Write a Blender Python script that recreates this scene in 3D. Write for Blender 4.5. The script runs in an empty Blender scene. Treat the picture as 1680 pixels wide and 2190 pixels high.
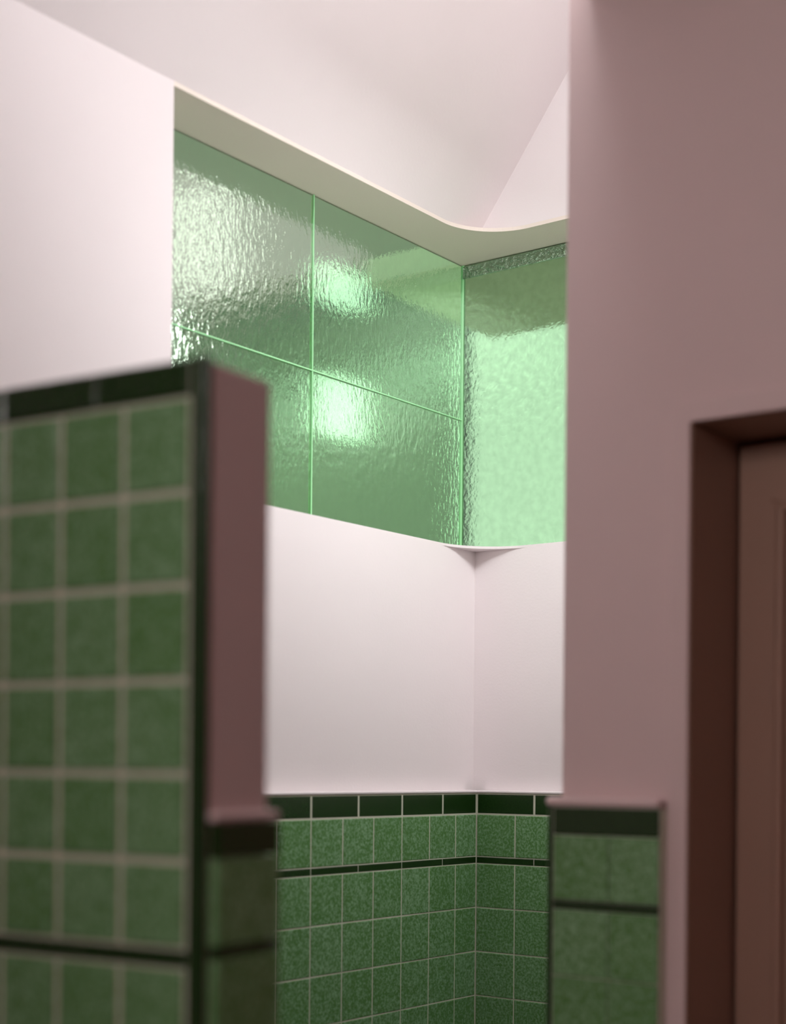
import bpy, bmesh, math, random
from mathutils import Vector, Matrix
random.seed(7)
S = bpy.context.scene
COL = S.collection

# ------------------------------------------------------------------ camera
EYE = 1.47
F = 3260.0            # focal length in pixels of the 1680 px wide frame
CX, HY = 840.0, 1645.0
ROLL = 0.009
YAW = math.atan2(2449.0, 3260.0)
FW = Vector((math.cos(YAW), math.sin(YAW), 0))
RT = Vector((math.sin(YAW), -math.cos(YAW), 0))
UP = Vector((0, 0, 1))
c_, s_ = math.cos(ROLL), math.sin(ROLL)
CXv = RT * c_ + UP * s_
CYv = UP * c_ - RT * s_
cd = bpy.data.cameras.new('camera')
cam = bpy.data.objects.new('camera', cd)
COL.objects.link(cam)
M = Matrix((CXv, CYv, -FW)).transposed().to_4x4()
M.translation = Vector((0, 0, EYE))
cam.matrix_world = M
cd.sensor_fit = 'HORIZONTAL'
cd.sensor_width = 36
cd.lens = 36 * F / 1680
cd.shift_y = (HY - 1095.0) / 1680
cd.dof.use_dof = True
cd.dof.focus_distance = 3.72
cd.dof.aperture_fstop = 2.1
cd.clip_start = 0.02
S.camera = cam

# ------------------------------------------------------------------ light
S.view_settings.view_transform = 'Standard'
S.view_settings.look = 'None'
S.view_settings.exposure = 0.0
S.view_settings.gamma = 1.0
w = bpy.data.worlds.new('World')
S.world = w
w.use_nodes = True
w.node_tree.nodes['Background'].inputs[0].default_value = (0.93, 1.0, 0.96, 1)
w.node_tree.nodes['Background'].inputs[1].default_value = 2.3


def area(name, loc, target, sx, sy, power, color):
    l = bpy.data.lights.new(name, 'AREA')
    l.shape = 'RECTANGLE'
    l.size, l.size_y = sx, sy
    l.energy = power
    l.color = color
    o = bpy.data.objects.new(name, l)
    COL.objects.link(o)
    o.location = loc
    o.rotation_euler = (Vector(target) - Vector(loc)).to_track_quat('-Z', 'Y').to_euler()
    return o


area('skylight_daylight', (1.6, 0.98, 3.2), (3.3, 1.55, 3.1), 0.8, 0.4, 15.8, (0.965, 0.995, 1.0))
area('washroom_fill', (2.64, 1.37, 2.62), (2.55, 2.0, 1.40), 0.5, 0.20, 7.9, (0.96, 0.99, 1.0))  # added fill out of view, brightens the lower walls and tiles
area('patch_reflection_light', (3.11, 1.47, 2.96), (2.0, 1.47, 2.9), 0.18, 0.30, 0.4, (1.0, 1.0, 0.96))  # added unseen source, there to reflect as a bright patch in the pane
area('hall_ceiling_light', (-0.9, 0.7, 2.5), (2.2, 0.75, 2.3), 0.6, 0.6, 50.0, (1.0, 0.94, 0.89))


# ------------------------------------------------------------------ helpers
def ray(px, py):
    u, v = (px - CX) / F, (HY - py) / F
    return FW + CXv * u + CYv * v


def on(px, py, x=None, y=None):
    d = ray(px, py)
    t = (x / d.x) if x is not None else (y / d.y)
    return d * t + Vector((0, 0, EYE))


def depth(px, py, D):
    return ray(px, py) * D + Vector((0, 0, EYE))


def link(name, me, parent=None):
    o = bpy.data.objects.new(name, me)
    COL.objects.link(o)
    if parent:
        o.parent = parent
    return o


def obj(name, bm, mat, parent=None, smooth=False, bevel=0, seg=2, kind=None):
    bmesh.ops.remove_doubles(bm, verts=bm.verts, dist=1e-6)
    bmesh.ops.recalc_face_normals(bm, faces=bm.faces)
    me = bpy.data.meshes.new(name)
    bm.to_mesh(me)
    bm.free()
    me.materials.append(mat)
    o = link(name, me, parent)
    if smooth:
        for p in me.polygons:
            p.use_smooth = True
    if bevel:
        md = o.modifiers.new('bevel', 'BEVEL')
        md.width = bevel
        md.segments = seg
        md.limit_method = 'ANGLE'
        md.angle_limit = math.radians(50)
    if kind:
        o['kind'] = kind
    if name in PART_LABELS:
        o['label'] = PART_LABELS[name]
    return o


PART_LABELS = {
    'border_tiles': 'row of black-green glazed border tiles',
    'strip_tiles': 'thin black-green tile strip',
    'end_border_tile': 'black-green border tile on the end face',
    'end_strip_tile': 'thin black-green strip on the end face',
    'corner_trim': 'rounded black-green corner tile trim',
    'header_strip': 'pebbled grey-green glass strip along the top',
}


def struct(name, bm, mat, **k):
    return obj(name, bm, mat, kind='structure', **k)


def box(bm, x0, x1, y0, y1, z0, z1):
    m = Matrix.Translation(((x0 + x1) / 2, (y0 + y1) / 2, (z0 + z1) / 2)) @ Matrix.Diagonal(
        (abs(x1 - x0), abs(y1 - y0), abs(z1 - z0), 1))
    bmesh.ops.create_cube(bm, size=1, matrix=m)


def bx(*a):
    bm = bmesh.new()
    box(bm, *a)
    return bm


def prism(bm, pts, off):
    """closed polygon pts extruded by vector off"""
    off = Vector(off)
    a = [bm.verts.new(p) for p in pts]
    b = [bm.verts.new(Vector(p) + off) for p in pts]
    n = len(a)
    bm.faces.new(a)
    bm.faces.new(b[::-1])
    for i in range(n):
        bm.faces.new((a[i], b[i], b[(i + 1) % n], a[(i + 1) % n]))


# ------------------------------------------------------------------ materials
def mat(name):
    m = bpy.data.materials.new(name)
    m.use_nodes = True
    return m, m.node_tree.nodes, m.node_tree.links, m.node_tree.nodes['Principled BSDF']


def noise(N, L, scale, detail=3, rough=0.5, stretch=None):
    tc = N.new('ShaderNodeTexCoord')
    t = N.new('ShaderNodeTexNoise')
    t.inputs['Scale'].default_value = scale
    t.inputs['Detail'].default_value = detail
    t.inputs['Roughness'].default_value = rough
    if stretch:
        mp = N.new('ShaderNodeMapping')
        mp.inputs['Scale'].default_value = stretch
        L.new(tc.outputs['Object'], mp.inputs[0])
        L.new(mp.outputs[0], t.inputs[0])
    else:
        L.new(tc.outputs['Object'], t.inputs[0])
    return t


def bump(N, L, fac, strength, dist, to):
    b = N.new('ShaderNodeBump')
    b.inputs['Strength'].default_value = strength
    b.inputs['Distance'].default_value = dist
    L.new(fac, b.inputs['Height'])
    L.new(b.outputs[0], to)
    return b


def plaster(name, col, rough=0.75, var=0.03):
    m, N, L, P = mat(name)
    t = noise(N, L, 3.0, 4)
    r = N.new('ShaderNodeMix')
    r.data_type = 'RGBA'
    L.new(t.outputs['Fac'], r.inputs[0])
    r.inputs[6].default_value = tuple(c * (1 - var) for c in col) + (1,)
    r.inputs[7].default_value = tuple(min(1, c * (1 + var)) for c in col) + (1,)
    L.new(r.outputs[2], P.inputs['Base Color'])
    P.inputs['Roughness'].default_value = rough
    t2 = noise(N, L, 160.0, 4)
    bump(N, L, t2.outputs['Fac'], 0.12, 0.002, P.inputs['Normal'])
    return m


def tilemat(name, dark, light, per=0.22, spot=175.0, rough=0.22):
    m, N, L, P = mat(name)
    t = noise(N, L, spot, 3, 0.6)
    t1 = noise(N, L, 28.0, 4, 0.6)
    g = N.new('ShaderNodeNewGeometry')
    add = N.new('ShaderNodeMath'); add.operation = 'MULTIPLY_ADD'
    L.new(g.outputs['Random Per Island'], add.inputs[0])
    add.inputs[1].default_value = per
    sp = N.new('ShaderNodeMapRange')
    L.new(t.outputs['Fac'], sp.inputs[0])
    sp.inputs[1].default_value = 0.40
    sp.inputs[2].default_value = 0.66
    L.new(sp.outputs[0], add.inputs[2])
    a2 = N.new('ShaderNodeMath'); a2.operation = 'MULTIPLY_ADD'
    L.new(t1.outputs['Fac'], a2.inputs[0])
    a2.inputs[1].default_value = 0.6
    L.new(add.outputs[0], a2.inputs[2])
    mr = N.new('ShaderNodeMapRange')
    L.new(a2.outputs[0], mr.inputs[0])
    mr.inputs[1].default_value = 0.45
    mr.inputs[2].default_value = 2.3
    r = N.new('ShaderNodeMix')
    r.data_type = 'RGBA'
    L.new(mr.outputs[0], r.inputs[0])
    r.inputs[6].default_value = dark + (1,)
    r.inputs[7].default_value = light + (1,)
    L.new(r.outputs[2], P.inputs['Base Color'])
    P.inputs['Roughness'].default_value = rough
    t2 = noise(N, L, 60.0, 3)
    bump(N, L, t2.outputs['Fac'], 0.15, 0.002, P.inputs['Normal'])
    return m


def glassmat(name, tint, refl, rr, rt, bscale, bstr, stretch, vary=0.03, bdist=0.004):
    m, N, L, P = mat(name)
    N.remove(P)
    out = N['Material Output']
    t = noise(N, L, bscale, 3, 0.55, stretch)
    b = N.new('ShaderNodeBump')
    b.inputs['Strength'].default_value = bstr
    b.inputs['Distance'].default_value = bdist
    L.new(t.outputs['Fac'], b.inputs['Height'])
    rf = N.new('ShaderNodeBsdfRefraction')
    tm = N.new('ShaderNodeMix'); tm.data_type = 'RGBA'
    tr = N.new('ShaderNodeMapRange')
    L.new(t.outputs['Fac'], tr.inputs[0])
    tr.inputs[1].default_value = 0.35
    tr.inputs[2].default_value = 0.65
    L.new(tr.outputs[0], tm.inputs[0])
    tm.inputs[6].default_value = tuple(q * (1 - vary) for q in tint) + (1,)
    tm.inputs[7].default_value = tuple(min(1, q * (1 + vary)) for q in tint) + (1,)
    L.new(tm.outputs[2], rf.inputs['Color'])
    rf.inputs['Roughness'].default_value = rt
    rf.inputs['IOR'].default_value = 1.12
    gl = N.new('ShaderNodeBsdfGlossy')
    gl.inputs['Color'].default_value = (0.86, 1.0, 0.84, 1)
    gl.inputs['Roughness'].default_value = rr
    L.new(b.outputs[0], rf.inputs['Normal'])
    L.new(b.outputs[0], gl.inputs['Normal'])
    lw = N.new('ShaderNodeFresnel')
    lw.inputs['IOR'].default_value = refl
    L.new(b.outputs[0], lw.inputs['Normal'])
    mx = N.new('ShaderNodeMixShader')
    # the strong mirror sheen sits on the outer skin of the sheet; inside it light passes through
    ge = N.new('ShaderNodeNewGeometry')
    fm = N.new('ShaderNodeMix')
    L.new(ge.outputs['Backfacing'], fm.inputs[0])
    L.new(lw.outputs[0], fm.inputs[2])
    fm.inputs[3].default_value = 0.04
    L.new(fm.outputs[0], mx.inputs[0])
    L.new(rf.outputs[0], mx.inputs[1])
    L.new(gl.outputs[0], mx.inputs[2])
    L.new(mx.outputs[0], out.inputs['Surface'])
    return m


M_wall = plaster('white_pink_plaster', (0.87, 0.795, 0.80))
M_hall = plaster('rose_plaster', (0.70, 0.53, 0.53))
M_far = plaster('low_bounce_paint', (0.36, 0.26, 0.24))  # unseen walls coloured dark to cut the light they bounce back
M_soff = plaster('soffit_plaster', (0.87, 0.77, 0.69))
M_frame = plaster('rose_door_paint', (0.62, 0.42, 0.40), rough=0.45)
M_door = plaster('shaded_rose_door_paint', (0.36, 0.205, 0.155), rough=0.5)  # the hall's pink, with the doorway shade put into the colour
M_tile = tilemat('mottled_green_tile', (0.10, 0.235, 0.07), (0.39, 0.60, 0.40))
M_dark = tilemat('black_green_tile', (0.009, 0.032, 0.005), (0.016, 0.050, 0.010), rough=0.25)
M_grout = plaster('pale_grout', (0.62, 0.62, 0.50), rough=0.9)
M_floor = plaster('dark_green_floor', (0.10, 0.11, 0.08), rough=0.5)
M_glassA = glassmat('rippled_green_glass', (0.68, 0.90, 0.70), 4.6, 0.08, 0.15, 95.0, 0.3, (1.0, 1.0, 0.5))
M_glassB = glassmat('hammered_green_glass', (0.485, 0.595, 0.475), 1.35, 0.12, 0.2, 52.0, 0.35, (1, 1, 1))
M_strip = glassmat('pebbled_glass_strip', (0.42, 0.58, 0.52), 4.0, 0.10, 0.15, 75.0, 1.0, (1, 1, 1), 0.1, 0.02)
M_edge = plaster('bright_green_glass_edge', (0.42, 0.85, 0.45), rough=0.2)
M_pil = plaster('pale_teal_paint', (0.55, 0.72, 0.66))
M_nb = plaster('pale_bounce_render', (0.88, 0.85, 0.74))
M_out = plaster('dark_backdrop_render', (0.12, 0.12, 0.13))
M_eave = plaster('shade_eaves_paint', (0.85, 0.82, 0.72))

# ------------------------------------------------------------------ planes of the place
C = depth(1013, 1450, 3.79)
YA, XB = C.y, C.x                # plaster faces of the two back walls
T = 0.035                        # thickness of the tile bed
YT, XT = YA - T, XB - T
GD = 0.14                        # depth of the glass behind the wall face
YG, XG = YA + GD, XB + GD
XP = depth(430, 1400, 1.71).x    # tiled face of the near partition
YP = depth(436, 1400, 1.71).y    # its plaster end
XC = depth(1200, 1400, 2.5).x    # face of the right wall with the door
YC = on(1207, 900, x=XC).y
HALLC = 2.74
ZS = on(1015, 1170, x=XB - 0.04).z          # sill height
ZO = on(985, 570, x=XG).z                   # soffit height
ZLEDGE = on(1020, 1696, x=XT).z
XJ = on(369, 500, y=YA).x                   # left jamb of the long window
R = 0.15
YBE = 1.30                                  # wall B runs to here (hidden behind the door wall)
WX0 = -0.6
LIP = 0.009
print('planes', YA, XB, XP, YP, XC, YC, ZS, ZO, ZLEDGE, XJ)


def on_slope_z(y):
    return ZO + LIP + 1.35 * (YA - y)


# ------------------------------------------------------------------ shell
struct('floor', bx(-2.2, XB + 0.2, -2.2, YA + 0.2, -0.1, 0), M_floor)
struct('floor_yard_bounce', bx(-2.0, 9.0, -5.0, 8.0, -0.2, -0.1), M_nb)  # pale ground added to bounce light up outside the windows
bm = bmesh.new()
box(bm, -2.2, XB + 0.2, -2.2, YC - 0.04, HALLC, HALLC + 0.1)
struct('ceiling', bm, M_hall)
# sloping ceiling of the light well
bm = bmesh.new()
y2 = 0.72
prism(bm, [(WX0, YA, ZO + LIP), (WX0, y2, on_slope_z(y2)), (WX0, y2, on_slope_z(y2) + 0.12), (WX0, YA + 0.12, ZO + LIP + 0.12), (WX0, YA + 0.12, ZO + LIP)],
      (XB + 0.2 - WX0, 0, 0))
struct('ceiling_slope', bm, M_wall)
struct('wall_light_well', bx(WX0, XB + 0.2, 0.68, 0.78, HALLC + 0.1, on_slope_z(y2)), M_wall)
struct('wall_well_end', bx(WX0 - 0.1, WX0, 0.68, YA + 0.2, 0, 4.7), M_wall)

# wall A: long back wall with the high window (front face at YA)
TH = 0.20
bm = bmesh.new()
prism(bm, [(WX0, YA, 0), (XB + TH, YA, 0), (XB + TH, YA, ZS - 0.006), (XJ, YA, ZS - 0.006), (XJ, YA, ZO + LIP), (WX0, YA, ZO + LIP)], (0, TH, 0))
wallA = struct('wall_back', bm, M_wall)
# wall B: short wall on the right of the corner, its window starts at the corner
bm = bmesh.new()
prism(bm, [(XB, YBE, 0), (XB, YA, 0), (XB, YA, ZS - 0.006), (XB, YBE, ZS - 0.006)], (TH, 0, 0))
wallB = struct('wall_right', bm, M_wall)
struct('wall_gable', bx(XB, XB + TH, 0.68, YA, ZO + LIP, 4.7), M_wall)


def lshape(zlo, zhi, inner_x0, r, y_end, back):
    """plan of the shelf that rounds the corner, between the wall faces and `back` behind them"""
    pts = [(inner_x0, YA)]
    n = 20
    cx, cy = XB - r, YA - r
    for i in range(n + 1):
        a = math.pi / 2 - (math.pi / 2) * i / n
        pts.append((cx + r * math.cos(a), cy + r * math.sin(a)))
    # the fillet bulges INTO the room: mirror the arc about the chord
    pts = [(inner_x0, YA)]
    ccx, ccy = XB - r, YA - r
    for i in range(n + 1):
        a = (math.pi / 2) * (1 - i / n)
        pts.append((ccx + r * math.cos(a), ccy + r * math.sin(a)))
    pts += [(XB, y_end), (XB + back, y_end), (XB + back, YA + back), (inner_x0, YA + back)]
    bm = bmesh.new()
    prism(bm, [(p[0], p[1], zlo) for p in pts], (0, 0, zhi - zlo))
    return bm


# sill and soffit: flat shelves with one sweeping rounded inner corner
struct('trim_1', lshape(ZS - 0.006, ZS, XJ, R, YBE, TH), M_wall)
struct('trim_2', lshape(ZO, ZO + LIP, XJ, R, YBE, GD + 0.008), M_soff)

# added outside: backdrop wall behind the long window, eaves to dim the short one
YY = YG + 1.4
yr = lambda x, y_: on(x, y_, y=YY)
bm = bmesh.new()
cuts = [(yr(676, 600).x, yr(806, 600).x, yr(735, 940).z, yr(735, 797).z),
        (yr(676, 600).x, yr(806, 600).x, yr(735, 660).z, yr(735, 560).z)]
# two openings shaped to show sky as bright patches in the panes
xs_ = [-1.0, cuts[0][0], cuts[0][1], yr(1004, 900).x]
for i in range(3):
    cz = [c for c in cuts if abs(c[0] - xs_[i]) < 1e-6]
    lo = 0.0
    for c in sorted(cz, key=lambda q: q[2]):
        box(bm, xs_[i], xs_[i + 1], YY, YY + 0.06, lo, c[2])
        lo = c[3]
    box(bm, xs_[i], xs_[i + 1], YY, YY + 0.06, lo, 5.5)
struct('wall_yard_backdrop', bm, M_out)


def mirrored(px, py, x):
    """where a view ray lands on plane x after bouncing off the long window"""
    p = on(px, py, y=YG)
    d = ray(px, py)
    d.y = -d.y
    t = (x - p.x) / d.x
    return p + d * t


XW = XG + 2.6
g0, g1 = mirrored(668, 797, XW), mirrored(800, 935, XW)
bm = bmesh.new()
prism(bm, [(XW, -2.0, 0), (XW, 1.95, 0), (XW, 1.95, 3.2), (XW, -2.0, 3.2)], (0.08, 0, 0))
gy0, gy1, gz0, gz1 = min(g0.y, g1.y), max(g0.y, g1.y), min(g0.z, g1.z), max(g0.z, g1.z)
print('gap', gy0, gy1, gz0, gz1)
bm.free()
bm = bmesh.new()
for a in ((-2.0, gy0, 0, 3.2), (gy1, 1.95, 0, 3.2), (gy0, gy1, 0, gz0), (gy0, gy1, gz1, 3.2)):
    if a[1] > a[0]:
        box(bm, XW, XW + 0.08, *a)
struct('wall_reflection_backdrop', bm, M_nb)  # added wall, gapped to shape what the long window mirrors
struct('ceiling_shade_eaves', bx(XG + 0.10, XG + 0.75, -1, YG + 0.4, ZO + 0.05, ZO + 0.12), M_eave)  # added overhang that dims the top of the short window

# ------------------------------------------------------------------ glass
def pane(name, bm, mat_, parent):
    return obj(name, bm, mat_, parent)


win1 = link('window_1', None)
win1.location = (XJ, YG, ZS)
win1['kind'] = 'structure'
bpy.context.view_layer.update()


def keep(o, p):
    o.parent = p
    o.matrix_parent_inverse = p.matrix_world.inverted()


XM = on(668, 700, y=YG).x        # vertical joint
ZM = on(668, 793, y=YG).z        # horizontal joint
for (x0, x1, z0, z1) in ((XJ - 0.02, XM, ZM, ZO), (XM, XG, ZM, ZO), (XJ - 0.02, XM, ZS, ZM), (XM, XG, ZS, ZM)):
    keep(obj('pane', bx(x0 + 0.0015, x1 - 0.0015, YG, YG + 0.006, z0 + 0.0015, z1 - 0.0015), M_glassA), win1)
keep(obj('joint', bx(XM - 0.0013, XM + 0.0013, YG - 0.002, YG + 0.008, ZS, ZO), M_edge), win1)
keep(obj('joint', bx(XJ, XG, YG - 0.003, YG + 0.008, ZM - 0.0013, ZM + 0.0013), M_edge), win1)
win2 = link('window_2', None)
win2.location = (XG, YBE, ZS)
win2['kind'] = 'structure'
bpy.context.view_layer.update()
keep(obj('pane', bx(XG, XG + 0.006, YBE, YG - 0.004, ZS, ZO), M_glassB), win2)
keep(obj('header_strip', bx(XG - 0.006, XG - 0.001, YBE, YG - 0.004, ZO - 0.036, ZO - 0.006), M_strip), win2)
keep(obj('corner_joint', bx(XG - 0.002, XG + 0.006, YG - 0.004, YG + 0.006, ZS, ZO), M_edge), win2)


# ------------------------------------------------------------------ tiles
def tiles(bm, axis, plane, us, zs, gap, thick, sgn=-1, bev=0.0016, jit=0.0):
    """tile boxes with a bevelled rim. axis 'y': plane y=plane, u=x ; axis 'x': plane x=plane, u=y. Fronts face sgn."""
    def V(u, z, d):
        return (u, plane + sgn * d, z) if axis == 'y' else (plane + sgn * d, u, z)
    for i in range(len(us) - 1):
        for j in range(len(zs) - 1):
            if zs[j + 1] - zs[j] < 0.004 or us[i + 1] - us[i] < 0.004:
                continue
            a, b, c, d = us[i] + gap / 2, us[i + 1] - gap / 2, zs[j] + gap / 2, zs[j + 1] - gap / 2
            q = [(a, c), (b, c), (b, d), (a, d)]
            e = bev
            qi = [(a + e, c + e), (b - e, c + e), (b - e, d - e), (a + e, d - e)]
            t = [thick + random.uniform(-jit, jit) for _ in range(4)]
            v0 = [bm.verts.new(V(p[0], p[1], 0)) for p in q]
            v1 = [bm.verts.new(V(p[0], p[1], thick - e * 0.7)) for p in q]
            v2 = [bm.verts.new(V(p[0], p[1], t[k])) for k, p in enumerate(qi)]
            bm.faces.new(v2)
            for k in range(4):
                m = (k + 1) % 4
                bm.faces.new((v0[k], v0[m], v1[m], v1[k]))
                bm.faces.new((v1[k], v1[m], v2[m], v2[k]))


def span(a, b, first, pitch):
    """joint positions going from a down to b"""
    r = [a, a - first]
    while r[-1] - pitch > b:
        r.append(r[-1] - pitch)
    r.append(b)
    return sorted(r)


PT = 0.108
Zb0 = ZLEDGE
zz = lambda py: on(1020.6, py, x=XT).z
Zb1 = zz(1741)            # under the dark border
Zs0, Zs1 = zz(1831.5), zz(1846)   # thin dark strip
rows = [Zs1 - PT * k for k in range(0, 13)] + [0.0]
rows = sorted(rows)
GAP = 0.0026

tb = 0.006


def wainscot(parent, axis, plane, us, usd, lo_u, hi_u, back, names=True):
    """bed + field tiles + dark border + dark strip + painted cap"""
    bm = bmesh.new()
    if axis == 'y':
        box(bm, lo_u, hi_u, plane + 0.001, back, 0.0, Zb0)
    else:
        box(bm, plane + 0.001, back, lo_u, hi_u, 0.0, Zb0)
    obj('grout_bed', bm, M_grout, parent)
    bm = bmesh.new()
    tiles(bm, axis, plane + tb, us, rows, GAP, tb, jit=0.0004)
    tiles(bm, axis, plane + tb, us, [Zs0, Zb1], GAP, tb, jit=0.0004)
    obj('field_tiles', bm, M_tile, parent)
    bm = bmesh.new()
    tiles(bm, axis, plane + tb, usd, [Zb1, Zb0], GAP, tb, bev=0.003)
    obj('border_tiles', bm, M_dark, parent)
    bm = bmesh.new()
    tiles(bm, axis, plane + tb, usd, [Zs1, Zs0], 0.0014, tb)
    obj('strip_tiles', bm, M_dark, parent)
    bm = bmesh.new()
    if axis == 'y':
        box(bm, lo_u, hi_u, plane - 0.002, back, Zb0, Zb0 + 0.007)
    else:
        box(bm, plane - 0.002, back, lo_u, hi_u, Zb0, Zb0 + 0.007)
    obj('ledge', bm, M_wall if plane in (YT, XT) else M_hall, parent, bevel=0.003, seg=3)


ax = lambda px: on(px, 1900, y=YT).x
us = [ax(p) for p in (664.5, 732.5, 798.4, 858.9, 917.8, 973.5)]
pitch = us[1] - us[0]
while us[0] - pitch > XP + 0.1:
    us.insert(0, us[0] - pitch)
us.append(XT)
usd = [ax(p) for p in (664.5, 765.7, 858.9, 945.7)]
pd = usd[1] - usd[0]
while usd[0] - pd > XP + 0.1:
    usd.insert(0, usd[0] - pd)
usd.append(XT)
wainscot(wallA, 'y', YT, us, usd, us[0], XT + 0.004, YA)
by = lambda px: on(px, 1900, x=XT).y
y1 = by(1099.4)
ub = [YT, y1]
while ub[-1] - PT > YC:
    ub.append(ub[-1] - PT)
ud = [YT, by(1140)]
while ud[-1] - pd > YC:
    ud.append(ud[-1] - pd)
wainscot(wallB, 'x', XT, sorted(ub), sorted(ud), YC, YT, XB)

# ------------------------------------------------------------------ right wall with the door
YD = on(1475, 1300, x=XC).y         # jamb edge
ZD = on(1480, 904, x=XC).z          # head
YD2 = YD - 0.82
FT = 0.018                          # thickness of the door lining
bm = bmesh.new()
prism(bm, [(XC, YC, 0), (XC, YC, HALLC), (XC, -2.2, HALLC), (XC, -2.2, 0), (XC, YD2 - FT, 0), (XC, YD2 - FT, ZD + FT), (XC, YD + FT, ZD + FT), (XC, YD + FT, 0)], (0.30, 0, 0))
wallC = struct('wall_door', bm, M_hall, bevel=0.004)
# the return of that wall reaching the bathroom's right wall
struct('wall_return', bx(XC + 0.30, XB + 0.2, YC - 0.16, YC, 0, HALLC), M_wall)
# wainscot on the strip between corner and door casing
YCS = on(1427, 1800, x=XC).y         # outer edge of the casing
TC = 0.030
XCT = XC - TC
Zc0 = on(1300, 1728, x=XCT).z
Zc1 = on(1300, 1789, x=XCT).z
Zc2, Zc3 = on(1300, 1931, x=XCT).z, on(1300, 1951, x=XCT).z
YE = on(1181, 1900, x=XCT).y
bm = bmesh.new()
box(bm, XCT + 0.004, XC, YCS, YE + 0.012, 0, Zc0)
obj('grout_bed', bm, M_grout, wallC)
bm = bmesh.new()
rr = sorted([Zc3 - PT * k for k in range(0, 13)] + [0.0])
ym = on(1300, 1900, x=XCT).y
tiles(bm, 'x', XCT + tb, [YCS, ym, YE], rr, 0.002, tb)
tiles(bm, 'x', XCT + tb, [YCS, ym, YE], [Zc2, Zc1], 0.002, tb)
obj('field_tiles', bm, M_tile, wallC)
bm = bmesh.new()
tiles(bm, 'x', XCT + tb, [YCS, YE], [Zc1, Zc0], 0.002, tb)
obj('border_tiles', bm, M_dark, wallC)
bm = bmesh.new()
tiles(bm, 'x', XCT + tb, [YCS, YE], [Zc3, Zc2], 0.001, tb)
obj('strip_tiles', bm, M_dark, wallC)
# rounded dark corner trim
bm = bmesh.new()
pts = []
r = 0.014
for i in range(9):
    a = math.pi / 2 * i / 8
    pts.append((XCT + r - r * math.cos(a), YE + 0.002 + r * math.sin(a), 0))
pts += [(XC + 0.04, YE + 0.002 + r, 0), (XC + 0.04, YE + 0.002, 0)]
prism(bm, pts, (0, 0, Zc0))
obj('corner_trim', bm, M_dark, wallC)
bm = bmesh.new()
box(bm, XCT - 0.002, XC + 0.01, YCS, YE + 0.016, Zc0, Zc0 + 0.016)
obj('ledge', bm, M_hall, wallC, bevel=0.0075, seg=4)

struct('wall_door_light_block', bx(XC + 0.32, XC + 0.40, -2.2, YC - 0.17, 0, HALLC), M_far)  # dark backing added to stop sky light leaking round the leaf
# door: casing, frame, leaf
door = link('door_1', None)
door.location = (XC, YD, 0)
door['kind'] = 'structure'
bpy.context.view_layer.update()
bm = bmesh.new()
CW = YCS - YD
prism(bm, [(XC, YCS, 0), (XC, YCS, ZD + CW), (XC, YD2 - CW, ZD + CW), (XC, YD2 - CW, 0), (XC, YD2, 0), (XC, YD2, ZD), (XC, YD, ZD), (XC, YD, 0)], (-0.006, 0, 0))
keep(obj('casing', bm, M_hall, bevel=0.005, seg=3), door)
RD = 0.165
bm = bmesh.new()
box(bm, XC + 0.002, XC + RD + 0.04, YD, YD + FT - 0.001, 0, ZD + FT - 0.001)
box(bm, XC + 0.002, XC + RD + 0.04, YD2 - FT + 0.001, YD2, 0, ZD + FT - 0.001)
box(bm, XC + 0.002, XC + RD + 0.04, YD2, YD, ZD, ZD + FT - 0.001)
keep(obj('door_frame', bm, M_door, bevel=0.002), door)
ZL = ZD - 0.008
bm = bmesh.new()
xl = XC + RD
a0, a1 = YD2 + 0.004, YD - 0.005
# leaf with a stile-and-rail border and a recessed panel
prism(bm, [(xl, a0, 0.01), (xl, a0, ZL), (xl, a1, ZL), (xl, a1, 0.01)], (0.035, 0, 0))
leaf = obj('door_leaf', bm, M_door, bevel=0.004, seg=3)
keep(leaf, door)
bm = bmesh.new()
yi = a1 - 0.068
yj = a0 + 0.075
# raised moulding around the panel
for (p0, p1, q0, q1) in ((yi - 0.016, yi, 0.18, ZL - 0.10), (yj, yj + 0.016, 0.18, ZL - 0.10)):
    box(bm, xl - 0.016, xl + 0.002, p0, p1, q0, q1)
box(bm, xl - 0.016, xl + 0.002, yj, yi, ZL - 0.116, ZL - 0.10)
box(bm, xl - 0.016, xl + 0.002, yj, yi, 0.18, 0.196)
keep(obj('panel_moulding', bm, M_door, bevel=0.007, seg=4), door)

# ------------------------------------------------------------------ near tiled partition
TH_P = math.radians(5.6)            # the divider is turned a little against the room


def on_rot(px, py, end=False):
    """ray meets the turned face; returns (distance along it, z)"""
    d = ray(px, py)
    e = Vector((math.cos(TH_P), math.sin(TH_P))) if end else Vector((-math.sin(TH_P), math.cos(TH_P)))
    n = Vector((-e.y, e.x))
    t = (n.x * XP + n.y * YP) / (n.x * d.x + n.y * d.y)
    p = d * t
    return e.x * (p.x - XP) + e.y * (p.y - YP), p.z + EYE


ZT = on_rot(215, 796)[1]           # top of the partition
XP2 = XP + on_rot(575, 1300, True)[0]
part = link('tiled_divider', None)
part.location = (XP, YP, 0)
part['label'] = 'green-tiled divider with black border tiles and rose plaster end, out of focus on the left'
part['category'] = 'divider'
bpy.context.view_layer.update()


def pp(name, bm, m, **k):
    o = obj(name, bm, m, **k)
    keep(o, part)
    return o


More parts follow.
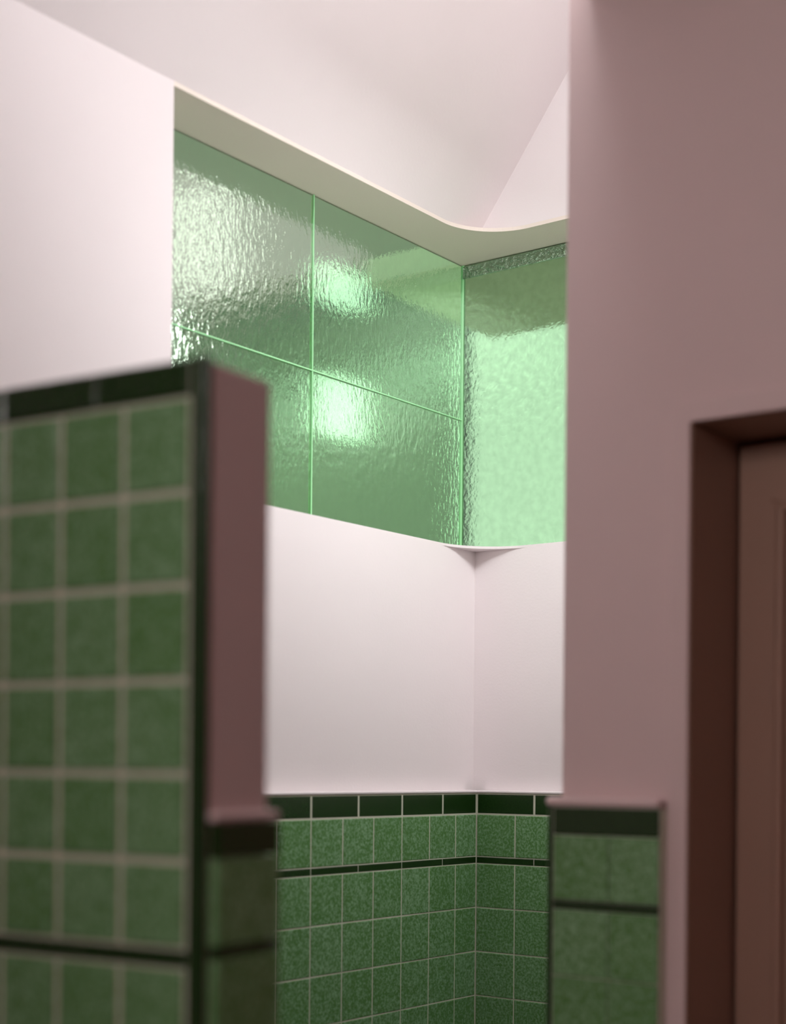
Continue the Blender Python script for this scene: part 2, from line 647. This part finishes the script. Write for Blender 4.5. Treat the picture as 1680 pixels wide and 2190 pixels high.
XPi = XP + 0.004
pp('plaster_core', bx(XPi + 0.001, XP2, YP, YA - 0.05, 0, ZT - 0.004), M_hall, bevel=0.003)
pp('grout_bed', bx(XPi, XPi + 0.012, YP + 0.012, YA - 0.05, 0, ZT - 0.004), M_grout)
py = lambda px: YP + on_rot(px, 1400)[0]
up_ = [py(400), py(258), py(125), py(6)]
dp = up_[-1] - up_[-2]
while up_[-1] + PT < YA - 0.07:
    up_.append(up_[-1] + PT)
up_.append(YA - 0.055)
zt = lambda p: on_rot(11, p)[1]
zr = [zt(1824.5 + 176), zt(1824.5), zt(1651), zt(1465), zt(1277), zt(1092.7), zt(905)]
ztop = ZT
bm = bmesh.new()
tiles(bm, 'x', XP + 0.006, up_, zr, 0.009, 0.006)
zlow = zt(2034)
tiles(bm, 'x', XP + 0.006, up_, sorted([zlow - PT * k for k in range(12)] + [0]), 0.009, 0.006)
pp('field_tiles', bm, M_tile)
bm = bmesh.new()
ubp = [py(400), py(203), py(6)]
while ubp[-1] + 0.16 < YA - 0.07:
    ubp.append(ubp[-1] + 0.16)
ubp.append(YA - 0.055)
tiles(bm, 'x', XP + 0.006, ubp, [zr[-1], ztop], 0.0025, 0.007, bev=0.003)
pp('border_tiles', bm, M_dark)
bm = bmesh.new()
tiles(bm, 'x', XP + 0.006, ubp, [zlow, zr[0]], 0.001, 0.006)
pp('strip_tiles', bm, M_dark)
# rounded dark corner trim on the front edge
bm = bmesh.new()
y0 = py(405)
r = 0.006
pts = [(XP + 0.009, y0, 0), (XP, y0, 0)]
for i in range(9):
    a = math.pi / 2 * i / 8
    pts.append((XP + r - r * math.cos(a), YP - 0.002 + r - r * math.sin(a), 0))
pts.append((XP + 0.009, YP - 0.002, 0))
prism(bm, pts, (0, 0, ZT))
pp('corner_trim', bm, M_dark)
# wainscot on the end
zle = on_rot(500, 1757, True)[1]
YPT = YP - 0.012
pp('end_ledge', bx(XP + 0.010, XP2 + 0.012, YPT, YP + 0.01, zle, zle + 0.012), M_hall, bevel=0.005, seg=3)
e0 = zle
e1 = on_rot(500, 1832, True)[1]
bm = bmesh.new()
tiles(bm, 'y', YP, [XP + 0.014, XP2 + 0.011], [e1, e0], 0.002, 0.012)
pp('end_border_tile', bm, M_dark)
bm = bmesh.new()
e2 = on_rot(500, 2018, True)[1]
e3 = on_rot(500, 2042, True)[1]
tiles(bm, 'y', YP, [XP + 0.014, XP2 + 0.011], [e2, e1], 0.002, 0.012)
tiles(bm, 'y', YP, [XP + 0.014, XP2 + 0.011], sorted([e3 - PT * k for k in range(12)] + [0]), 0.002, 0.012)
pp('end_field_tiles', bm, M_tile)
bm = bmesh.new()
tiles(bm, 'y', YP, [XP + 0.014, XP2 + 0.011], [e3, e2], 0.001, 0.012)
pp('end_strip_tile', bm, M_dark)

part.rotation_euler.z = TH_P

# ------------------------------------------------------------------ the hall behind the camera
struct('wall_hall_left', bx(-2.3, -2.2, -2.2, YC - 0.04, 0, HALLC), M_far)
struct('wall_hall_back', bx(-2.3, XC + 0.3, -2.3, -2.2, 0, HALLC), M_far)
struct('wall_hall_side', bx(-2.2, WX0 - 0.1, YC - 0.16, YC - 0.04, 0, HALLC), M_far)
